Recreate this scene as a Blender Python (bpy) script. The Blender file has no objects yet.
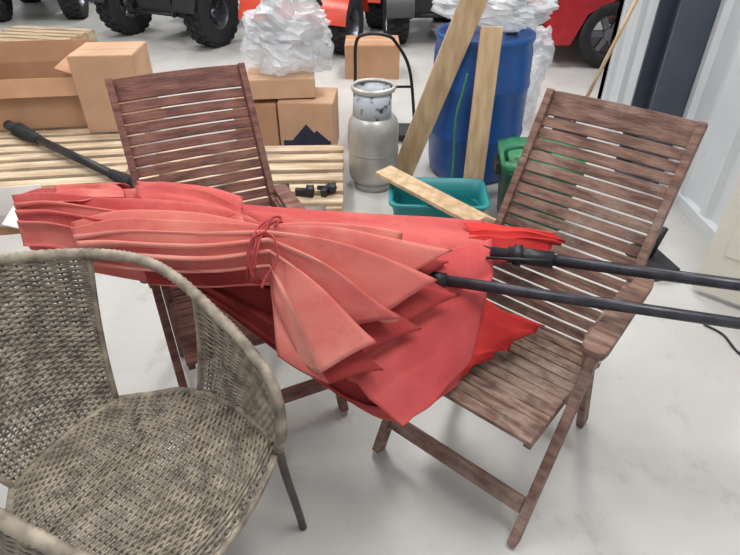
import bpy, math, random
from mathutils import Vector, Matrix, noise
random.seed(7)
def lin(c):
    return tuple(((x/255.0)/12.92 if x/255.0<=0.04045 else (((x/255.0)+0.055)/1.055)**2.4) for x in c)+(1.0,)
def mat(name,c1,c2=None,rough=.6,metal=0.0,scale=8.0,stretch=(1,1,1),bump=0.0,bscale=None,trans=0.0,alpha=1.0,emit=None,lo=.35,hi=.65,detail=5,dirt=None):
    m=bpy.data.materials.new(name); m.use_nodes=True
    nt=m.node_tree; b=nt.nodes['Principled BSDF']
    b.inputs['Roughness'].default_value=rough; b.inputs['Metallic'].default_value=metal
    b.inputs['Transmission Weight'].default_value=trans; b.inputs['Alpha'].default_value=alpha
    if name.startswith('canopy'): b.inputs['Specular IOR Level'].default_value=.15
    if c2 is None: c2=tuple(max(0,x*.82) for x in c1)
    tc=nt.nodes.new('ShaderNodeTexCoord'); mp=nt.nodes.new('ShaderNodeMapping'); mp.inputs['Scale'].default_value=stretch
    nt.links.new(tc.outputs['Object'],mp.inputs['Vector'])
    n=nt.nodes.new('ShaderNodeTexNoise'); n.inputs['Scale'].default_value=scale; n.inputs['Detail'].default_value=detail
    nt.links.new(mp.outputs[0],n.inputs['Vector'])
    r=nt.nodes.new('ShaderNodeValToRGB'); r.color_ramp.elements[0].position=lo; r.color_ramp.elements[1].position=hi
    r.color_ramp.elements[0].color=lin(c2); r.color_ramp.elements[1].color=lin(c1)
    nt.links.new(n.outputs['Fac'],r.inputs['Fac']); col=r.outputs['Color']
    if dirt:   # (color, scale, lo, hi, amount)
        n3=nt.nodes.new('ShaderNodeTexNoise'); n3.inputs['Scale'].default_value=dirt[1]; n3.inputs['Detail'].default_value=9; n3.inputs['Roughness'].default_value=.7
        nt.links.new(tc.outputs['Object'],n3.inputs['Vector'])
        mr=nt.nodes.new('ShaderNodeMapRange'); mr.inputs['From Min'].default_value=dirt[2]; mr.inputs['From Max'].default_value=dirt[3]; mr.inputs['To Max'].default_value=dirt[4]
        nt.links.new(n3.outputs['Fac'],mr.inputs['Value'])
        mx=nt.nodes.new('ShaderNodeMix'); mx.data_type='RGBA'
        nt.links.new(mr.outputs[0],mx.inputs['Factor']); nt.links.new(col,mx.inputs[6]); mx.inputs[7].default_value=lin(dirt[0]); col=mx.outputs[2]
    nt.links.new(col,b.inputs['Base Color'])
    if bump>0:
        n2=nt.nodes.new('ShaderNodeTexNoise'); n2.inputs['Scale'].default_value=bscale or scale*3; n2.inputs['Detail'].default_value=4
        nt.links.new(mp.outputs[0],n2.inputs['Vector'])
        bp=nt.nodes.new('ShaderNodeBump'); bp.inputs['Strength'].default_value=bump; bp.inputs['Distance'].default_value=.02
        nt.links.new(n2.outputs['Fac'],bp.inputs['Height']); nt.links.new(bp.outputs[0],b.inputs['Normal'])
    if emit:
        b.inputs['Emission Color'].default_value=(1,1,1,1); b.inputs['Emission Strength'].default_value=emit
    return m

M={}
M['wood_r']=mat('weathered_wood_brown',(142,110,96),(90,63,54),rough=.72,scale=6,stretch=(1.5,9,9),bump=.25,dirt=((168,154,142),5,.48,.70,.65))
M['wood_l']=mat('weathered_wood_red',(134,90,78),(92,56,50),rough=.72,scale=6,stretch=(1.5,9,9),bump=.25,dirt=((152,130,118),5,.52,.74,.55))
M['wood_seat']=mat('weathered_wood_grey',(150,124,108),(92,66,58),rough=.75,scale=9,stretch=(1.5,6,6),bump=.3,dirt=((180,166,152),6,.48,.70,.75))
M['pine']=mat('pine_board',(214,186,150),(186,154,118),rough=.7,scale=3,stretch=(8,8,1),bump=.1)
M['pallet']=mat('pallet_wood',(220,200,172),(180,154,124),rough=.8,scale=3,stretch=(1,10,4),bump=.2,dirt=((150,130,110),3,.5,.75,.6))
M['card']=mat('cardboard',(190,148,116),(172,130,98),rough=.85,scale=3)
M['card2']=mat('cardboard_light',(204,168,138),(188,150,120),rough=.85,scale=3)
M['card_in']=mat('cardboard_inside',(140,104,78),(120,88,66),rough=.9,scale=3)
M['navy']=mat('navy_print',(40,48,72),(34,40,60),rough=.7)
M['whitebox']=mat('white_carton',(232,228,222),(214,208,202),rough=.8,scale=3)
M['wick']=mat('wicker_strand',(172,160,142),(106,97,86),rough=.65,scale=26,lo=.32,hi=.68)
M['wickd']=mat('wicker_stake',(118,109,96),(78,71,63),rough=.7,scale=25)
M['metal_dk']=mat('dark_metal_tube',(92,84,78),(60,54,50),rough=.45,metal=.5)
M['black']=mat('black_plastic',(34,34,38),(20,20,22),rough=.45)
M['pole']=mat('pole_gunmetal',(62,62,70),(44,44,50),rough=.35,metal=.4,scale=20)
M['rubber']=mat('tyre_rubber',(42,42,46),(26,26,28),rough=.85)
M['rim']=mat('wheel_rim',(120,122,128),(90,92,98),rough=.35,metal=.8)
M['chrome']=mat('chrome',(200,202,206),(170,172,176),rough=.25,metal=.9)
M['orange']=mat('orange_paint',(205,72,48),(190,60,40),rough=.3)
M['red']=mat('red_paint',(176,34,44),(160,26,36),rough=.25)
M['blue']=mat('blue_barrel_plastic',(32,88,158),(24,74,140),rough=.35,scale=3)
M['teal']=mat('teal_tub_plastic',(34,144,146),(26,122,128),rough=.4,scale=3)
M['green']=mat('green_tote_plastic',(36,112,84),(26,92,70),rough=.45,scale=4)
M['greenl']=mat('green_lid_plastic',(64,140,96),(48,120,84),rough=.4,scale=4)
M['tank']=mat('galvanised_tank',(190,188,184),(158,154,148),rough=.38,metal=.35,scale=4,lo=.3,hi=.6,dirt=((122,112,100),5,.58,.8,.6))
M['tankd']=mat('tank_collar',(190,196,204),(66,76,98),rough=.45,metal=.2,scale=12,lo=.40,hi=.46)
M['film']=mat('plastic_film',(236,238,240),(214,218,224),rough=.22,scale=6,alpha=.5,bump=.8,bscale=9)
M['cream']=mat('cream_door_paint',(226,222,210),(214,209,196),rough=.5,scale=2)
M['slate']=mat('slate_column_paint',(78,86,98),(66,74,86),rough=.5,scale=2)
M['wall']=mat('white_metal_wall',(222,225,228),(210,214,218),rough=.4,scale=2)
M['ceil']=mat('ceiling_white',(228,228,228),(218,218,218),rough=.8,scale=2)
M['floor']=mat('polished_concrete',(202,201,197),(182,181,177),rough=.32,scale=1.3,bump=.03,bscale=30,detail=8,dirt=((140,138,132),5,.57,.74,.55))
M['dirt']=mat('dark_mech',(60,60,66),(34,34,38),rough=.5,metal=.3,scale=10)
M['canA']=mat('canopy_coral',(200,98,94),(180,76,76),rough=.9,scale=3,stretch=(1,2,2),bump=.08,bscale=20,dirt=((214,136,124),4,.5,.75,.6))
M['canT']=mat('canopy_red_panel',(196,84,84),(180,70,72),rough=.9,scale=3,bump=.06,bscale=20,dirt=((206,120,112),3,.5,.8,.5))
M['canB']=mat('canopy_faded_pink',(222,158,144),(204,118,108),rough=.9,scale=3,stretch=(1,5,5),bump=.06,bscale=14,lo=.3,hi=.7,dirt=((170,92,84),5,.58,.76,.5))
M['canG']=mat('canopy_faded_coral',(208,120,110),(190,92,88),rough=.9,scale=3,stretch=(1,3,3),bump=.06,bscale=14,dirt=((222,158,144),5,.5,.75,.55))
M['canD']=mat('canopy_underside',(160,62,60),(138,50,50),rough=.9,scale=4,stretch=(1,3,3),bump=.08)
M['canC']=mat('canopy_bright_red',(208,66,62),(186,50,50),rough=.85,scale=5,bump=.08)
M['cord']=mat('red_cord',(170,60,60),(140,44,48),rough=.8)
M['lamp']=mat('lamp_diffuser',(255,255,255),rough=.5,emit=4)

class MB:
    def __init__(s): s.v=[];s.f=[];s.mi=[];s.sm=[];s.mats=[];s.T=Matrix.Identity(4)
    def mid(s,m):
        m=M[m]
        if m not in s.mats: s.mats.append(m)
        return s.mats.index(m)
    def add(s,vs,fs,m,smooth=False):
        o=len(s.v); k=s.mid(m)
        s.v+= [tuple(s.T@Vector(p)) for p in vs]
        for q in fs: s.f.append(tuple(i+o for i in q)); s.mi.append(k); s.sm.append(smooth)
    def box(s,c,d,m,rz=0,R=None):
        R=R or Matrix.Rotation(rz,3,'Z'); c=Vector(c)
        vs=[c+R@Vector((x*d[0]/2,y*d[1]/2,z*d[2]/2)) for x in(-1,1) for y in(-1,1) for z in(-1,1)]
        s.add(vs,[(0,1,3,2),(4,6,7,5),(0,4,5,1),(2,3,7,6),(0,2,6,4),(1,5,7,3)],m)
    def beam(s,a,b,w,t,m,up=(1,0,0)):
        a=Vector(a);b=Vector(b);d=b-a;L=d.length;d.normalize()
        u=Vector(up);u=(u-d*u.dot(d)).normalized();n=d.cross(u)
        R=Matrix((u,n,d)).transposed()
        s.box((a+b)/2,(w,t,L),m,R=R)
    def tube(s,pts,r,m,n=8,closed=False,smooth=True,cap=True,wob=0,wn=3):
        P=[Vector(p) for p in pts]; N=len(P); vs=[];fs=[]
        pn=None
        for i in range(N):
            if closed: t=P[(i+1)%N]-P[i-1]
            else: t=P[min(i+1,N-1)]-P[max(i-1,0)]
            t.normalize()
            if pn is None:
                a=Vector((0,0,1)) if abs(t.z)<.9 else Vector((1,0,0))
                pn=(a-t*a.dot(t)).normalized()
            else: pn=(pn-t*pn.dot(t)).normalized()
            bn=t.cross(pn)
            rr=r[i] if isinstance(r,(list,tuple)) else r
            if wob: rr*=1+wob*(1 if i%wn==0 else -.3)
            for k in range(n):
                an=2*math.pi*k/n; vs.append(P[i]+(pn*math.cos(an)+bn*math.sin(an))*rr)
        for i in range(N if closed else N-1):
            j=(i+1)%N
            for k in range(n):
                l=(k+1)%n; fs.append((i*n+k,i*n+l,j*n+l,j*n+k))
        if cap and not closed:
            fs.append(tuple(range(n))[::-1]); fs.append(tuple((N-1)*n+k for k in range(n)))
        s.add(vs,fs,m,smooth)
    def lathe(s,prof,c,m,n=32,axis='Z',smooth=True):
        c=Vector(c);vs=[];fs=[];N=len(prof)
        for r,z in prof:
            for k in range(n):
                a=2*math.pi*k/n
                p=Vector((r*math.cos(a),r*math.sin(a),z))
                if axis=='X': p=Vector((p.z,p.x,p.y))
                if axis=='Y': p=Vector((p.y,p.z,p.x))
                vs.append(c+p)
        for i in range(N-1):
            for k in range(n):
                l=(k+1)%n; fs.append((i*n+k,i*n+l,(i+1)*n+l,(i+1)*n+k))
        s.add(vs,fs,m,smooth)
    def grid(s,rows,m,smooth=True,m2=None,sel=None):
        a=len(rows);b=len(rows[0]);vs=[p for r in rows for p in r]
        fs=[(i*b+j,i*b+j+1,(i+1)*b+j+1,(i+1)*b+j) for i in range(a-1) for j in range(b-1)]
        k0=len(s.mi); s.add(vs,fs,m,smooth)
        if m2:
            k2=s.mid(m2); q=k0
            for i in range(a-1):
                for j in range(b-1):
                    if sel(i,j): s.mi[q]=k2
                    q+=1
    def extr(s,prof,y0,y1,m,smooth=False):
        n=len(prof); vs=[(x,y0,z) for x,z in prof]+[(x,y1,z) for x,z in prof]
        fs=[(i,(i+1)%n,n+(i+1)%n,n+i) for i in range(n)]+[tuple(range(n))[::-1],tuple(range(n,2*n))]
        s.add(vs,fs,m,smooth)
    def build(s,name,loc=(0,0,0),rz=0,bevel=0,solid=0,sub=0,parent=None):
        me=bpy.data.meshes.new(name); me.from_pydata(s.v,[],s.f)
        for m in s.mats: me.materials.append(m)
        for p,k,q in zip(me.polygons,s.mi,s.sm): p.material_index=k; p.use_smooth=q
        me.validate(); me.update()
        ob=bpy.data.objects.new(name,me); bpy.context.collection.objects.link(ob)
        ob.location=loc; ob.rotation_euler=(0,0,rz)
        if sub:
            md=ob.modifiers.new('sub','SUBSURF'); md.levels=sub; md.render_levels=sub
        if solid:
            md=ob.modifiers.new('sol','SOLIDIFY'); md.thickness=solid; md.offset=0
        if bevel:
            md=ob.modifiers.new('bev','BEVEL'); md.width=bevel; md.segments=2; md.limit_method='ANGLE'; md.angle_limit=.7
        if parent: ob.parent=parent
        return ob
def empty(name,loc=(0,0,0),rz=0):
    e=bpy.data.objects.new(name,None); bpy.context.collection.objects.link(e); e.location=loc; e.rotation_euler=(0,0,rz); return e
def cat(P,n):
    P=[Vector(p) for p in P];out=[]
    for i in range(len(P)-1):
        p0=P[i-1] if i>0 else P[0]*2-P[1]; p1=P[i];p2=P[i+1];p3=P[i+2] if i+2<len(P) else P[-1]*2-P[-2]
        for k in range(n):
            t=k/n
            out.append(.5*((2*p1)+(p2-p0)*t+(2*p0-5*p1+4*p2-p3)*t*t+(3*p1-p0-3*p2+p3)*t**3))
    out.append(P[-1]);return out

# ---------------- camera
cd=bpy.data.cameras.new('camera'); cam=bpy.data.objects.new('camera',cd); bpy.context.collection.objects.link(cam)
cam.location=(0,0,1.6); cam.rotation_euler=(math.radians(54),0,0); cd.lens=560/740*36; cd.sensor_width=36; cd.clip_end=60
bpy.context.scene.camera=cam

# ---------------- room
b=MB(); b.box((1,6,-.05),(16,18,.1),'floor'); b.build('floor')
b=MB()
prof=[];y=-2.0
while y<4.5:
    for dy,x in((0,1.86),(.10,1.86),(.125,1.83),(.165,1.83),(.19,1.86)): prof.append((x,min(y+dy,4.5)))
    y+=.24
rows=[[(x,yy,0) for x,yy in prof],[(x,yy,4.5) for x,yy in prof]]
b.grid(rows,'wall',smooth=False)
b.box((1.92,1.25,2.25),(.08,6.5,4.5),'wall'); b.build('wall_right')
b=MB(); b.box((1.845,1.25,.03),(.06,6.5,.06),'wall'); b.build('baseboard_right')
b=MB(); b.box((1,15,2.5),(16,.1,5),'wall'); b.build('wall_back')
b=MB(); b.box((-7,6,2.5),(.1,18,5),'wall'); b.build('wall_left')
b=MB(); b.box((9,9.7,2.5),(.1,10.4,5),'wall'); b.build('wall_far_right')
b=MB(); b.box((1,6,5.05),(16,18,.1),'ceil'); b.build('ceiling')
b=MB(); b.box((1.73,3.22,1.8),(.20,.02,3.6),'slate'); b.box((1.73,3.46,1.8),(.20,.02,3.6),'slate'); b.box((1.73,3.34,1.8),(.02,.24,3.6),'slate')
b.box((1.73,3.34,.01),(.24,.30,.02),'slate'); b.build('steel_column')
for (x,y) in((-2.5,1.5),(1.0,1.0),(-2.5,5),(1,5),(-2.5,9),(1.5,9)):
    b=MB(); b.box((x,y,4.93),(.5,1.6,.06),'ceil'); b.box((x,y,4.89),(.44,1.5,.02),'lamp'); b.build('ceiling_lamp')
    ld=bpy.data.lights.new('area','AREA'); ld.shape='RECTANGLE'; ld.size=.8; ld.size_y=1.6; ld.energy=86 if y<4 else 100; ld.color=(1,.985,.965)
    lo=bpy.data.objects.new('area_light',ld); bpy.context.collection.objects.link(lo); lo.location=(x,y,4.8)
w=bpy.data.worlds.new('world'); bpy.context.scene.world=w; w.use_nodes=True
w.node_tree.nodes['Background'].inputs[0].default_value=(.95,.97,1,1); w.node_tree.nodes['Background'].inputs[1].default_value=.72

# ---------------- folding chairs
def folding_chair(loc,rz,wood):
    e=empty('folding_chair',(loc[0],loc[1],0),rz)
    b=MB()
    for sx in(-1,1):
        x=sx*.255
        b.beam((x,-.28,0.004),(x,.03,.61),.026,.048,wood,up=(1,0,0))
        b.beam((x-sx*.027,.28,0.004),(x-sx*.027,.02,.61),.026,.048,wood,up=(1,0,0))
        b.lathe([(.001,-.004),(.012,-.004),(.012,.004),(.001,.004)],(x+sx*.016,.0,.55),'chrome',n=12,axis='X')
    b.beam((-.24,-.225,.115),(.24,-.225,.115),.05,.022,wood,up=(0,.45,.9))
    b.beam((-.22,.235,.115),(.22,.235,.115),.045,.022,wood,up=(0,-.4,.9))
    b.build('leg_frame',bevel=.004,parent=e)
    b=MB()
    for sx in(-1,1):
        pts=[(-.085,.017),(-.075,.030),(-.05,.034),(.30,.027),(.33,.02),(.33,-.02),(.30,-.027),(-.05,-.034),(-.075,-.030),(-.085,-.017)]
        vs=[(sx*.262+px,py,z) for z in(.612,.637) for py,px in pts]; n=len(pts)
        b.add(vs,[tuple(range(n))[::-1],tuple(range(n,2*n))]+[(i,(i+1)%n,n+(i+1)%n,n+i) for i in range(n)],wood)
        b.beam((sx*.225,.03,.59),(sx*.225,.30,.60),.02,.03,wood,up=(1,0,0))
    b.build('armrest',bevel=.004,parent=e)
    b=MB()
    for sx in(-1,1): b.beam((sx*.215,-.25,.405),(sx*.215,.20,.375),.022,.045,wood,up=(1,0,0))
    n=11
    for i in range(n):
        y=-.255+i*.042; z=.43-.03*(i/(n-1))-.008*math.sin(math.pi*i/(n-1))
        b.box((0,y,z),(.458,.037,.016),'wood_seat' if wood=='wood_r' else wood)
    b.build('seat',bevel=.003,parent=e)
    b=MB()
    p0=Vector((0,.175,.36)); p1=Vector((0,.56,1.015)); d=(p1-p0); L=d.length; d.normalize(); nrm=Vector((0,d.z,-d.y))
    for sx in(-1,1):
        b.beam(p0+Vector((sx*.228,0,0)),p1+Vector((sx*.228,0,0))+d*.01,.024,.042,wood,up=(1,0,0))
    n=20
    for i in range(n):
        t=.05+.93*i/(n-1); c=p0+d*(L*t)
        hw=.031 if i<n-1 else .05
        segs=8
        vs=[];fs=[]
        for k in range(segs+1):
            x=-.217+.434*k/segs; bow=.016*(1-(x/.217)**2)
            for a,bb in((-1,-1),(1,-1),(1,1),(-1,1)):
                vs.append(c+Vector((x,0,0))+d*(a*hw/2)+nrm*(-bow+bb*.006))
        for k in range(segs):
            for a in range(4): fs.append((k*4+a,k*4+(a+1)%4,(k+1)*4+(a+1)%4,(k+1)*4+a))
        fs+= [(3,2,1,0),tuple(segs*4+a for a in range(4))]
        b.add(vs,fs,wood)
    b.build('backrest',bevel=.002,parent=e)
    return e
folding_chair((.4035,1.249),math.radians(-40),'wood_r')
folding_chair((-.445,1.52),math.radians(25),'wood_l')

# ---------------- wicker chair
def wicker():
    e=empty('wicker_armchair',(-.752,.9,0),math.radians(-28.1))
    half=[(-.23,0,.86),(-.19,.12,.857),(-.03,.26,.84),(.1,.32,.80),(.29,.300,.725),(.42,.27,.66),(.47,.25,.60),(.48,.24,.5),(.465,.235,.42)]
    neg=[(f,-s*(1 if i<3 else .92),z+(0 if i<3 else .015)) for i,(f,s,z) in enumerate(half)]
    full=neg[:0:-1]+half
    rim=cat(full,26)
    b=MB(); b.tube(rim,.0135,'wick',n=8,wob=.13,wn=2)
    b.build('rim',parent=e)
    b=MB()
    def weave(S,nr,nc,amp,r,rs,seg=2):
        for j in range(nr):
            v=(j+.5)/nr; ph=j%2; pts=[]
            N=nc*seg
            for i in range(N+1):
                u=i/N
                p=S(u,v); e1=S(min(u+.01,1),v)-S(max(u-.01,0),v); e2=S(u,min(v+.01,1))-S(u,max(v-.01,0))
                n=e1.cross(e2).normalized()
                pts.append(p+n*amp*math.cos(math.pi*(u*nc+ph))+e2.normalized()*random.uniform(-.0008,.0008))
            b.tube(pts,r*random.uniform(.85,1.1),'wick',n=4,cap=False)
        for i in range(nc+1):
            u=i/nc
            b.tube([S(u,k/14) for k in range(15)],rs,'wickd',n=4,cap=False)
    def hw(f):
        T=[(-.02,.15),(.05,.205),(.12,.265),(.2,.288),(.3,.284),(.4,.258),(.5,.22)]
        for (a,x),(c,y) in zip(T,T[1:]):
            if f<=c: t=max(0,(f-a)/(c-a)); t=t*t*(3-2*t)*.3+t*.7; return x+(y-x)*t
        return T[-1][1]
    def seat(u,v):
        w=2*u-1; f0=-.01-.02*(1-w*w); f1=.455+.045*(1-w*w); f=f0+(f1-f0)*v
        z=.435-.022*(1-w*w)*math.sin(math.pi*min(1,v*1.02))
        if v>.93: z-= .03*((v-.93)/.07)**2
        return Vector((f,w*hw(f),z))
    weave(seat,66,28,.0042,.0040,.0028)
    def back(u,v):
        w=2*u-1; s0=.15*w; s1=.24*w
        top=Vector((-.225+.20*(s1/.26)**2,s1,.853-.018*(s1/.26)**2)); bot=Vector((-.01-.02*(1-w*w),s0,.43))
        p=bot.lerp(top,v); p.x-=.03*math.sin(math.pi*v); p.y*=1+.06*math.sin(math.pi*v); return p
    weave(back,60,22,.0042,.0040,.0028)
    for sg in(1,-1):
        hr=cat(half if sg>0 else [(f,-s,z) for f,s,z in neg],8)
        def arm(u,v,sg=sg):
            i0=28;i1=56; t=i0+(i1-i0)*u; i=int(t); i=min(i,len(hr)-2); top=hr[i].lerp(hr[i+1],t-i)
            fb=.165+.30*u; bot=Vector((fb,hw(fb)+.004,.43))
            p=bot.lerp(top,v); return Vector((p.x,sg*(p.y+.012*math.sin(math.pi*v)),p.z))
        weave(arm,38,15,.0042,.0040,.0028)
        b.tube([arm(0,k/10) for k in range(11)],.008,'wick',n=6)
    for sg in(0,1): b.tube([back(sg,k/10) for k in range(11)],.008,'wick',n=6)
    ring=[seat(0,k/20) for k in range(21)]+[seat(k/16,1) for k in range(1,17)]+[seat(1,1-k/20) for k in range(1,21)]+[seat(1-k/16,0) for k in range(1,16)]
    ring=[Vector((p.x,p.y,p.z-.004)) for p in ring]
    b.tube(ring,.010,'wick',n=8,closed=True)
    b.build('woven_panels',parent=e)
    b=MB()
    for sg in(1,-1):
        b.tube(cat([(.465,sg*.235,.43),(.468,sg*.245,.3),(.474,sg*.268,.1),(.476,sg*.278,0)],6),.0115,'metal_dk',n=10)
        b.tube(cat([(.03,sg*.17,.42),(.0,sg*.175,.3),(-.06,sg*.2,.1),(-.09,sg*.21,0)],6),.0115,'metal_dk',n=10)
    b.tube([(-.03,-.185,.2),(-.03,.185,.2)],.008,'metal_dk'); 
    b.build('legs',parent=e)
wicker()

# ---------------- patio umbrella
ue=empty('patio_umbrella',(0,0,0))
A=[[(-1.150,1.635,.70),(-1.080,1.519,.73),(-1.027,1.423,.68)],
[(-1.010,1.630,.74),(-.915,1.452,.75),(-.867,1.364,.68)],
[(-.842,1.625,.75),(-.726,1.401,.75),(-.687,1.313,.67)],
[(-.651,1.600,.77),(-.567,1.367,.75),(-.497,1.270,.66)],
[(-.349,1.569,.74),(-.295,1.336,.74),(-.302,1.181,.56)],
[(0,1.60,.69),(-.027,1.218,.70),(-.093,1.031,.50)],
[(.21,1.60,.68),(.126,1.209,.665),(.07,.965,.455)],
[(.373,1.59,.67),(.324,1.282,.655),(.235,1.065,.475)]]
def q3(a,m,c,t):
    a,m,c=Vector(a),Vector(m),Vector(c)
    return a*(2*(t-.5)*(t-1))+m*(4*t*(1-t))+c*(2*t*(t-.5))
def pleat(x):
    return 2*abs(math.sin(math.pi*x))-1
def sheet(name,ST,np_,n,amp,m,ph=0,wob=.01,nx=90,skew=.5,edge=0.0,solid=.0025,m2=None):
    cl=[cat([s[k] for s in ST],n) for k in range(3)]
    N=len(cl[0]); rows=[]
    for i in range(N):
        g=i/(N-1); r=[]
        for j in range(nx+1):
            t=j/nx
            p=q3(cl[0][i],cl[1][i],cl[2][i],t)
            acr=(cl[2][i]-cl[0][i]).normalized()
            x=t*np_+ph+.3*math.sin(t*9+ph*5)+.2*noise.noise(Vector((g*1.5,t*2,ph*7)))
            a=amp(g,t) if callable(amp) else amp
            p.z+=a*pleat(x); p+=acr*(a*skew*math.sin(2*math.pi*x))
            p+=noise.noise_vector(Vector((g*3,t*3,ph*3+1)))*wob
            if edge and i>=N-1-n: 
                k=(i-(N-1-n))/n; al=(cl[1][-1]-cl[1][-1-n]).normalized(); p+=al*(edge*pleat(x+.3)*k)
            r.append(p)
        rows.append(r)
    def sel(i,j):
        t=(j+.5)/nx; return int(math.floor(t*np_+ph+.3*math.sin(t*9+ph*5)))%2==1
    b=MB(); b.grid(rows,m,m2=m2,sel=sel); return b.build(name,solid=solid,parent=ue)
sheet('canopy_outer',A,6,10,lambda g,t:.006+.026*t*min(1,g*2.2)*(1-.8*max(0,g-.6)/.4),'canA',.2,.012,edge=.008)
A2=[[(-.80,1.50,.73),(-.74,1.36,.72),(-.70,1.29,.655)],
[(-.55,1.47,.74),(-.50,1.30,.70),(-.47,1.235,.64)],
[(-.30,1.42,.72),(-.26,1.20,.67),(-.25,1.12,.55)],
[(-.02,1.38,.68),(-.04,1.15,.60),(-.06,.985,.48)],
[(.20,1.36,.64),(.12,1.12,.56),(.06,.975,.462)],
[(.34,1.34,.63),(.27,1.18,.55),(.16,1.05,.47)]]
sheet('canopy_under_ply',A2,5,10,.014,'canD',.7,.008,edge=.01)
TP=[[(-.14,1.05,.60),(-.03,.985,.54),(.085,.928,.462)],[(.10,1.225,.735),(.14,1.10,.63),(.165,.985,.492)],[(.37,1.42,.70),(.335,1.26,.665),(.275,1.10,.52)]]
sheet('canopy_hem_panel',TP,2,16,.007,'canT',.4,.007,nx=50,edge=.006)
G=[[(-1.155,1.625,.715),(-1.075,1.50,.775),(-1.04,1.42,.70)],
[(-1.03,1.60,.765),(-.95,1.46,.80),(-.92,1.37,.72)],
[(-.86,1.57,.785),(-.77,1.40,.815),(-.74,1.31,.72)],
[(-.66,1.56,.80),(-.58,1.36,.815),(-.56,1.27,.72)],
[(-.45,1.46,.81),(-.40,1.30,.825),(-.39,1.22,.73)],
[(-.27,1.30,.80),(-.26,1.22,.835),(-.262,1.165,.76)]]
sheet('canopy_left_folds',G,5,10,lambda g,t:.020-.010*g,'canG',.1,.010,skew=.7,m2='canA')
H=[[(-1.02,1.67,.735),(-.97,1.55,.80),(-.93,1.45,.80)],[(-.90,1.66,.745),(-.86,1.54,.825),(-.83,1.46,.815)],[(-.78,1.63,.755),(-.76,1.54,.82),(-.75,1.48,.815)]]
sheet('canopy_lip',H,2,10,.010,'canG',.6,.010,nx=40,edge=.02)
H=[[(-.74,1.655,.765),(-.71,1.54,.825),(-.66,1.44,.835)],[(-.56,1.62,.78),(-.54,1.50,.835),(-.50,1.40,.845)],[(-.38,1.50,.80),(-.36,1.38,.845),(-.33,1.28,.845)]]
sheet('canopy_lip_2',H,2,10,.010,'canA',.2,.010,nx=40)
B=[[(-.868,1.411,.76),(-.784,1.269,.79),(-.790,1.273,.71)],
[(-.701,1.418,.80),(-.616,1.233,.82),(-.605,1.225,.71)],
[(-.484,1.370,.82),(-.422,1.202,.835),(-.413,1.190,.73)],
[(-.284,1.290,.81),(-.253,1.190,.855),(-.255,1.150,.765)]]
def fan(name,B,E,m,np_,nx,a0,a1,zoff=0,ph=0,sag=.03,wob=.008,m2=None):
    rows=[]; cl=[cat([s[k] for s in B],12) for k in range(3)]
    N=len(cl[0])
    def st(i,j):
        t=j/nx; g=i/(N-1)
        p=q3(cl[0][i],cl[1][i],cl[2][i],t); p.z+=zoff
        acr=(cl[2][i]-cl[0][i]).normalized()
        x=t*np_+ph+.12*noise.noise(Vector((g*2.0,t*3,ph*7+3)))*(1-g)
        a=a0+(a1-a0)*g
        p.z+=a*pleat(x); p+=acr*(a*.7*math.sin(2*math.pi*x))
        return p+noise.noise_vector(Vector((g*3,t*4,ph)))*wob*(1-g)
    for i in range(N): rows.append([st(i,j) for j in range(nx+1)])
    last=rows[-1]; nE=len(E)
    K=26
    for k in range(1,K+1):
        g=k/K; r=[]
        for j in range(nx+1):
            t=j/nx*(nE-1); q=min(int(t),nE-2); fr=t-q
            e_=Vector(E[q]).lerp(Vector(E[q+1]),fr)
            e_.z+=.010*math.sin(math.pi*fr)*(1 if q%2 else -1)
            p=last[j].lerp(e_,g); p.z+=sag*math.sin(math.pi*g)*(1-.4*g)
            p+=noise.noise_vector(Vector((g*2,t*.6,ph*2+5)))*.016*g
            r.append(p)
        rows.append(r)
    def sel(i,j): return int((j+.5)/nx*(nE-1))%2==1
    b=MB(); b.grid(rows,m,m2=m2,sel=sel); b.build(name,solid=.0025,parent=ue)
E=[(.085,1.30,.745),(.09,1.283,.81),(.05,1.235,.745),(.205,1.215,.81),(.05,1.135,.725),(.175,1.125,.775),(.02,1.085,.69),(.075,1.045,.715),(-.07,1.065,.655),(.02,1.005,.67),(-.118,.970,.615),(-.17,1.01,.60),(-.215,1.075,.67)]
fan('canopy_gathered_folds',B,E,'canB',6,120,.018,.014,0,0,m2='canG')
E2=[(.15,1.30,.70),(.215,1.25,.735),(.10,1.17,.70),(.225,1.155,.71),(.09,1.08,.66),(.135,1.065,.665),(-.01,1.03,.62),(.03,.985,.60),(-.10,.965,.565),(-.23,1.03,.60)]
B2=[[Vector(p)+Vector((0,0,-.03)) for p in s] for s in B[1:]]
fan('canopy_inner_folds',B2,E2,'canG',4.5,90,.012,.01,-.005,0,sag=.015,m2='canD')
F1=[[(.30,1.53,.685),(.30,1.46,.70),(.30,1.38,.665)],[(.42,1.52,.69),(.42,1.46,.70),(.42,1.385,.67)],[(.582,1.474,.68),(.575,1.455,.685),(.536,1.437,.67)]]
sheet('canopy_flap_1',F1,3,8,.010,'canC',.3,.01,nx=40,edge=.02)
F2=[[(.282,1.26,.64),(.24,1.14,.56),(.10,.99,.465)],[(.40,1.255,.57),(.33,1.16,.52),(.15,1.02,.46)],[(.508,1.249,.52),(.40,1.19,.49),(.205,1.066,.46)]]
sheet('canopy_flap_2',F2,4,8,.008,'canC',.1,.006,nx=50,edge=.012)
b=MB()
c=Vector((-.27,1.222,.797)); ax=Vector((.966,-.26,0)); sd=Vector((.26,.966,0))
for o in(-.008,.002,.010):
    b.tube([c+ax*(o+.004*math.sin(3*a))+sd*(.10*math.cos(a))+Vector((0,0,.072*math.sin(a))) for a in [2*math.pi*k/28 for k in range(28)]],.0035,'cord',n=6,closed=True)
b.tube(cat([(-.262,1.20,.870),(-.235,1.17,.868),(-.225,1.13,.835),(-.25,1.09,.81),(-.26,1.07,.79)],6),.003,'cord',n=6)
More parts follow.
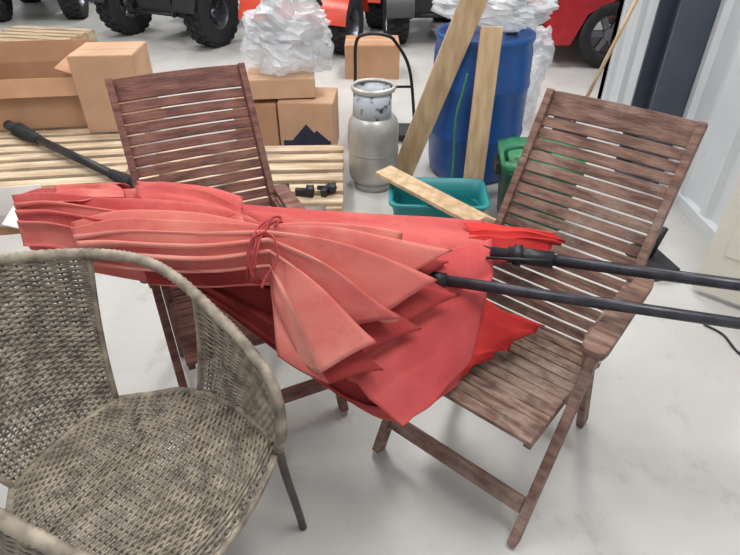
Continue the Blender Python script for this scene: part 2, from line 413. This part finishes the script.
b.tube(cat([(-.262,1.20,.870),(-.29,1.17,.868),(-.30,1.14,.83),(-.285,1.11,.79)],6),.003,'cord',n=6)
b.tube(cat([(-.262,1.20,.870),(-.25,1.24,.885),(-.23,1.26,.875),(-.24,1.22,.872)],6),.003,'cord',n=6)
b.build('tie_cord',parent=ue)
b=MB()
def lerp(a,c,t): return Vector(a).lerp(Vector(c),t)
u0=(.20,1.405,.70);u1=(.949,1.151,.74); b.tube([lerp(u0,u1,.2),lerp(u0,u1,1.9)],.0165,'pole',n=16)
l0=(.00,1.256,.715);l1=(.932,1.076,.675); b.tube([lerp(l0,l1,.1),lerp(l0,l1,1.75)],.0155,'pole',n=16)
b.tube([lerp(u0,u1,.26),lerp(u0,u1,.42)],.024,'black',n=14); b.tube([lerp(u0,u1,.28),lerp(u0,u1,.31)],.031,'black',n=14)
b.tube([lerp(l0,l1,.17),lerp(l0,l1,.22)],.02,'black',n=14)
for k in range(5):
    o=Vector((0,.012*(k-2),.012*math.cos(k)))
    b.tube([lerp(u0,u1,.40)+o*1.2,Vector((.33,1.36+.02*(k-2),.70+.01*math.cos(k*2)))],.005,'black',n=6)
b.build('poles',parent=ue)

# ---------------- background objects
def pallet(name,c,w,d,rz):
    b=MB(); n=int(d/.125)
    for i in range(n): b.box((0,-d/2+d*(i+.5)/n,.13),(w,.088,.02),'pallet')
    for x in(-w/2+.05,0,w/2-.05): b.box((x,0,.07),(.09,d,.10),'pallet')
    for i in range(3): b.box((0,-d/2+.06+i*(d-.12)/2,.01),(w,.09,.018),'pallet')
    b.build(name,(c[0],c[1],0),rz,bevel=.003)
pallet('wooden_pallet',(-2.28,3.5),1.5,1.6,math.radians(8))
pallet('wooden_pallet',(-.76,3.08),1.2,.85,math.radians(2))
def carton(c,d,rz=0,m='card',flaps=False,logo=False,z0=0):
    b=MB(); w,dp,h=d; t=.008
    for sx in(-1,1): b.box((sx*w/2,0,h/2),(t,dp,h),m)
    for sy in(-1,1): b.box((0,sy*dp/2,h/2),(w,t,h),m)
    b.box((0,0,t/2),(w,dp,t),m)
    if flaps:
        b.box((0,0,h*.55),(w-.02,dp-.02,.01),'card_in')
        b.beam((-w/2,0,h),(-w/2-.12,0,h-.05),dp,t,m,up=(0,1,0)); b.beam((w/2,0,h),(w/2-.14,0,h+.06),dp,t,m,up=(0,1,0))
        b.beam((0,-dp/2,h),(0,-dp/2-.05,h-.11),w,t,m,up=(1,0,0)); b.beam((0,dp/2,h),(0,dp/2+.03,h+.14),w,t,m,up=(1,0,0))
    else:
        b.box((0,-dp/4,h),(w,dp/2-.002,t),m); b.box((0,dp/4,h),(w,dp/2-.002,t),m)
        b.box((0,0,h+.005),(w*.99,.05,.002),'card2')
    if logo:
        b.box((0,-dp/2-.005,h*.22),(w*.9,.002,h*.16),'navy')
        b.add([(-.10,-dp/2-.0055,h*.3),(.0,-dp/2-.0055,h*.62),(.10,-dp/2-.0055,h*.3)],[(0,1,2)],'navy')
        b.add([(-.02,-dp/2-.0058,h*.3),(.07,-dp/2-.0058,h*.5),(.15,-dp/2-.0058,h*.3)],[(0,1,2)],'navy')
    return b.build('cardboard_carton',(c[0],c[1],z0),rz,bevel=.002)
carton((-2.38,3.98),(.80,.42,.34),math.radians(8),'card',flaps=True,z0=.142)
carton((-1.74,3.90),(.40,.36,.50),math.radians(4),'card2',z0=.142)
carton((-.42,3.82),(.36,.34,.36),math.radians(-3),'card2',logo=True)
carton((-.78,3.84),(.28,.34,.34),math.radians(4),'card')
carton((-.60,3.86),(.44,.30,.12),math.radians(6),'card2',z0=.375)
carton((-1.84,2.45),(.34,.22,.15),math.radians(12),'whitebox',flaps=True)
carton((.02,5.6),(.5,.4,.3),0,'card')
def film(name,c,d,seed,m='film'):
    b=MB(); rows=[]; nu,nv=30,48
    for i in range(nu+1):
        ph=math.pi*i/nu; r=[]
        for j in range(nv+1):
            a=2*math.pi*(j%nv)/nv
            n=Vector((math.sin(ph)*math.cos(a),math.sin(ph)*math.sin(a),math.cos(ph)))
            k=.95+.35*noise.noise(n*1.8+Vector((seed,0,0)))+.30*abs(noise.noise(n*4+Vector((0,seed,0))))+.12*abs(noise.noise(n*11))
            p=Vector((n.x*d[0]*k,n.y*d[1]*k,max(-.92*d[2],n.z*d[2]*k))); r.append(p)
        rows.append(r)
    b.grid(rows,m,smooth=False); b.build(name,c)
film('clear_plastic_bag',(-.56,3.90,.72),(.29,.2,.23),3)
film('plastic_wrap_bundle',(.70,3.46,1.00),(.30,.24,.13),11)
film('plastic_wrap_bundle',(1.12,4.35,.36),(.2,.2,.38),19)
b=MB()
b.lathe([(.001,.03),(.10,.03),(.145,.07),(.15,.11),(.15,.38),(.143,.42),(.11,.46),(.05,.48),(.001,.48)],(0,0,0),'tank')
b.lathe([(.151,.235),(.154,.24),(.151,.25)],(0,0,0),'tank'); b.lathe([(.115,0),(.12,0),(.12,.06),(.115,.06),(.115,0)],(0,0,0),'tank')
vs=[];fs=[];n=30
for k in range(n+1):
    a=math.radians(-60+k*300/n+0)
    for r,z in((.118,.43),(.118,.60),(.112,.60),(.112,.43)): vs.append((r*math.sin(a+math.pi),r*math.cos(a+math.pi),z))
for k in range(n):
    for q in range(4): fs.append((k*4+q,k*4+(q+1)%4,(k+1)*4+(q+1)%4,(k+1)*4+q))
b.add(vs,fs,'tankd',True)
b.lathe([(.125,.595),(.13,.61),(.12,.625),(.108,.61),(.125,.595)],(0,0,0),'tank')
b.lathe([(.001,.56),(.03,.56),(.03,.53),(.015,.52),(.02,.48)],(0,0,0),'black',n=14)
b.build('propane_tank',(.02,3.20,0))
b=MB()
b.lathe([(.001,0),(.25,0),(.27,.02),(.283,.10),(.288,.26),(.295,.28),(.295,.30),(.288,.32),(.288,.55),(.295,.57),(.295,.59),(.288,.61),(.285,.75),(.275,.81),(.285,.83),(.285,.85),(.27,.86),(.26,.84),(.001,.835)],(0,0,0),'blue',n=48)
b.lathe([(.035,.835),(.035,.855),(.001,.855)],(.15,0,0),'black',n=16); b.lathe([(.035,.835),(.035,.855),(.001,.855)],(-.15,0,0),'black',n=16)
b.build('plastic_barrel',(.665,3.44,0))
b=MB(); b.beam((.205,3.31,0.02),(.63,3.05,1.42),.135,.028,'pine',up=(1,0,-.3)); b.build('wooden_plank',bevel=.003)
b=MB(); b.beam((.60,2.97,0.02),(.63,3.10,.95),.115,.028,'pine',up=(1,0,0)); b.build('wooden_plank',bevel=.003)
b=MB(); b.beam((.07,2.80,.285),(.63,2.24,.225),.12,.022,'pine',up=(.7,.7,0)); b.build('wooden_plank',bevel=.003)
b=MB(); b.tube(cat([(.535,3.145,.70),(.52,3.13,.62),(.49,3.12,.45),(.50,3.12,.2),(.495,3.11,.015)],8),.007,'greenl',n=8); b.build('garden_hose')
def tub(w,d,h,m,lid=None):
    b=MB()
    def ring(w,d,z,n=6,r=.05):
        pts=[]
        for cx,cy,a0 in((1,1,0),(-1,1,90),(-1,-1,180),(1,-1,270)):
            for k in range(n): 
                a=math.radians(a0+90*k/(n-1)); pts.append((cx*(w/2-r)+r*math.cos(a),cy*(d/2-r)+r*math.sin(a),z))
        pts.append(pts[0]);return pts
    L=[ring(.01,.01,.0,r=.004),ring(w*.86,d*.84,.0),ring(w*.95,d*.94,h*.8),ring(w*.96,d*.95,h*.8),ring(w*.97,d*.96,h*.93),ring(w*1.03,d*1.04,h*.93),ring(w*1.04,d*1.05,h*.99),ring(w*1.02,d*1.03,h)]
    if lid: 
        b.grid(L,m); b.grid([ring(w*1.02,d*1.03,h),ring(w*1.07,d*1.08,h),ring(w*1.06,d*1.07,h+.03),ring(w*.9,d*.9,h+.035),ring(w*.86,d*.86,h+.055),ring(w*.5,d*.5,h+.06),ring(.01,.01,h+.06,r=.004)],lid)
    else: b.grid(L+[ring(w*.95,d*.94,h),ring(w*.92,d*.9,h*.5),ring(w*.84,d*.82,.01),ring(.01,.01,.01,r=.004)],m)
    return b
b=tub(.50,.32,.23,'teal'); b.build('storage_tub',(.36,2.66,0),math.radians(-3))
b=tub(.40,.34,.36,'green','greenl')
b.tube(cat([(-.19,-.12,.40),(-.2,-.15,.46),(-.14,-.17,.49),(-.02,-.17,.48),(.02,-.14,.43),(.02,-.1,.40)],6),.012,'green',n=8)
for sx in(-1,1): b.box((sx*.215,0,.31),(.03,.12,.06),'black')
b.build('storage_tote',(.905,2.79,0),math.radians(-6))
b=MB()
b.tube(cat([(-.12,3.95,.05),(-.10,3.85,.45),(-.09,3.80,.70),(-.03,3.78,.76),(.10,3.78,.755),(.17,3.80,.70),(.27,3.87,.5),(.33,3.95,.05)],8),.011,'black',n=8)
b.tube([(-.105,3.87,.4),(.29,3.88,.4)],.009,'black'); b.box((.1,3.98,.05),(.5,.24,.02),'black')
for x in(-.14,.34): b.lathe([(.001,-.02),(.03,-.02),(.045,-.015),(.045,.015),(.03,.02),(.001,.02)],(x,4.05,.046),'rubber',n=20,axis='X')
b.build('push_cart')
b=MB(); P0=Vector((-2.36,3.62,.195));P1=Vector((-1.33,2.84,.185))
b.tube([P0,P1],.026,'black',n=10)
def boot(a,c,r0,r1,n=7):
    pts=[];rr=[]
    for k in range(n*2+1): pts.append(lerp(P0,P1,a+(c-a)*k/(2*n))); q=r0+(r1-r0)*k/(2*n); rr.append(q*(1 if k%2 else .8))
    b.tube(pts,rr,'rubber',n=14)
boot(-.01,.22,.052,.032); boot(.84,1.0,.03,.045); b.tube([lerp(P0,P1,-.10),P0],.035,'dirt',n=12); b.tube([P1,lerp(P0,P1,1.06)],.022,'dirt',n=12)
b.build('axle_shaft')
b=MB()
for k,(x,y,rz) in enumerate(((-.50,2.80,.3),(-.36,2.78,-.2),(-.24,2.81,1.2))):
    b.box((x,y,.16),(.10,.03,.04),'black',rz); b.tube([(x-.05,y+.03,.16),(x+.05,y-.03,.19)],.014,'black'); b.lathe([(.001,-.02),(.03,-.02),(.03,.02),(.001,.02)],(x+.03,y,.175),'dirt',n=14,axis='X')
b.build('metal_bracket_parts')
b=MB(); b.box((-2.10,2.02,.05),(.5,.06,.06),'black',.3); b.box((-1.95,2.04,.08),(.06,.2,.05),'black',.5); b.tube([(-2.2,1.97,.1),(-1.75,2.08,.06)],.02,'black'); b.build('steel_frame_part')
def wheel(b,c,r,w,rimr,ax=(1,0,0),knob=True,mt='rim'):
    ax=Vector(ax).normalized(); ang=math.atan2(ax.y,ax.x); old=b.T.copy()
    b.T=old@Matrix.Translation(Vector(c))@Matrix.Rotation(ang,4,'Z')
    h=w/2
    b.lathe([(rimr,-h*.8),(r*.85,-h),(r*.97,-h*.85),(r*.97,h*.85),(r*.85,h),(rimr,h*.8)],(0,0,0),'rubber',n=36,axis='X')
    b.lathe([(rimr,-h*.8),(rimr*.92,-h*.6),(rimr*.85,0),(rimr*.92,h*.6),(rimr,h*.8)],(0,0,0),mt,n=30,axis='X')
    b.lathe([(.001,-h*.35),(rimr*.3,-h*.35),(rimr*.3,h*.35),(.001,h*.35)],(0,0,0),mt,n=16,axis='X')
    for k in range(6):
        a=k*math.pi/3; b.beam((0,0,0),(0,rimr*.9*math.cos(a),rimr*.9*math.sin(a)),rimr*.3,w*.2,mt,up=(0,-math.sin(a),math.cos(a)))
    if knob:
        for k in range(22):
            a=2*math.pi*k/22
            for q in(-.6,0,.6):
                aa=a+(.14 if q==0 else 0)
                R=Matrix.Rotation(aa,3,'X')
                b.box(R@Vector((0,0,r*.965))+Vector((q*h,0,0)),(w*.26,.05,r*.09),'rubber',R=R)
    b.T=old
def atv(name,loc,rz,body,W=1.2,L=1.7,r=.31):
    b=MB(); hx=W/2-.12
    for sx in(-1,1):
        for sy in(-1,1):
            wheel(b,(sx*hx,sy*L*.37,r),r,.25,.16)
            b.tube([(sx*.2,sy*L*.34,.36),(sx*(hx-.1),sy*L*.37,.30)],.02,'dirt'); b.tube([(sx*.2,sy*L*.40,.28),(sx*(hx-.1),sy*L*.38,.24)],.02,'dirt')
            b.tube([(sx*.22,sy*L*.36,.65),(sx*(hx-.14),sy*L*.37,.3)],.035,body)
            rows=[]
            for k in range(9):
                a=math.pi*(.05+.9*k/8); rows.append([(sx*(hx-.16),sy*L*.37+(r+.09)*math.cos(a),r+(r+.1)*math.sin(a)),(sx*(hx+.14),sy*L*.37+(r+.09)*math.cos(a),r+(r+.07)*math.sin(a))])
            b.grid(rows,body)
    b.box((0,0,.32),(.42,L*.85,.10),'dirt'); b.box((0,0,.5),(.36,.6,.3),'dirt')
    b.extr([(-.22,.55),(.22,.55),(.16,.85),(-.16,.85)],-L*.45,-L*.05,body); b.extr([(-.2,.62),(.2,.62),(.14,.84),(-.14,.84)],-L*.05,L*.4,'black')
    b.box((0,-L*.47,.42),(.5,.05,.16),body); b.tube(cat([(-.3,-L*.5,.3),(-.32,-L*.54,.5),(-.2,-L*.56,.62),(.2,-L*.56,.62),(.32,-L*.54,.5),(.3,-L*.5,.3)],5),.018,'black')
    b.tube([(-.3,-L*.5,.32),(.3,-L*.5,.32)],.018,'black')
    b.tube(cat([(-.38,-.22,1.02),(-.2,-.3,1.0),(0,-.34,.94),(.2,-.3,1.0),(.38,-.22,1.02)],5),.014,'black')
    b.tube([(0,-.45,.8),(0,-.34,.94)],.03,'black')
    for sy in(-1,1):
        for k in range(4): b.tube([(-.35,sy*L*.37+(k-1.5)*.1,.9-.01),(.35,sy*L*.37+(k-1.5)*.1,.89)],.01,'black')
        for sx in (-1,1): b.tube([(sx*.35,sy*L*.37-.17,.89),(sx*.35,sy*L*.37+.17,.89)],.01,'black')
    b.build(name,(loc[0],loc[1],0),rz,bevel=0)
atv('utility_vehicle',(-2.05,7.5),math.radians(-27),'black',W=1.55,L=1.6,r=.34)
atv('quad_bike',(-.50,7.1),math.radians(-18),'orange',W=1.15,L=1.7,r=.29)
atv('quad_bike',(-4.5,8.7),math.radians(10),'black',W=1.2,L=1.8,r=.3)
atv('quad_bike',(.62,7.4),math.radians(5),'black',W=1.0,L=1.5,r=.27)
pallet('wooden_pallet',(-3.7,6.6),1.0,.7,math.radians(-10))
b=MB()
b.extr([(0,.22),(.02,.5),(.1,.68),(.9,.86),(1.5,.95),(2.1,1.38),(3.2,1.42),(3.9,1.0),(4.4,.95),(4.45,.5),(4.4,.25),(3.95,.22),(3.85,.5),(3.6,.64),(3.35,.5),(3.25,.22),(1.0,.2),(.9,.5),(.65,.64),(.37,.5),(.25,.22)],0,1.7,'red')
b.box((2.6,-.002,1.15),(1.0,.01,.3),'black'); b.box((0,.85,.35),(.05,1.3,.15),'black'); b.box((.03,.15,.6),(.06,.3,.1),'chrome')
for x in(.63,3.6):
    for y in(.08,1.62): wheel(b,(x,y,.31),.31,.2,.2,ax=(0,1,0),knob=False)
b.build('car',(1.70,5.75,0),0,bevel=.03)
b=MB(); q0=Vector((1.46,3.92,.10));q1=Vector((1.80,4.03,1.12)); b.tube([q0,q1],.013,'pine',n=10); b.box(q0-Vector((.01,0,.0)),(.08,.32,.05),'dirt',.3); b.box(q0-Vector((.015,0,.06)),(.07,.30,.07),'black',.3); b.build('push_broom')
b=MB(); d0=Vector((1.515,2.10,0)); d1=Vector((1.80,1.85,0)); c=(d0+d1)/2; L=(d1-d0).length; ang=math.atan2(d1.y-d0.y,d1.x-d0.x)
b.box((0,0,1.03),(L,.045,2.0),'cream'); 
for z in(.55,1.5): b.box((0,-.026,z),(L*.66,.008,.62),'cream')
b.tube([(-L/2+.05,-.03,1.0),(-L/2+.05,-.07,1.0),(-L/2+.14,-.07,1.0)],.009,'chrome')
b.build('door_1',(c.x,c.y,0),ang,bevel=.004)
b=MB(); b.tube(cat([(1.45,1.85,.006),(1.50,1.78,.006),(1.51,1.66,.006),(1.60,1.5,.006),(1.8,1.4,.006)],6),.005,'black',n=6); b.build('power_cable')
b=MB(); b.box((1.40,2.30,.03),(.12,.25,.06),'black',.2); b.tube([(1.38,2.3,.06),(1.41,2.3,.22)],.015,'black'); b.build('black_floor_part')  # unidentified dark shape on the floor, built as a black block and post

bpy.context.scene.view_settings.view_transform='Standard'
bpy.context.scene.view_settings.exposure=0.0
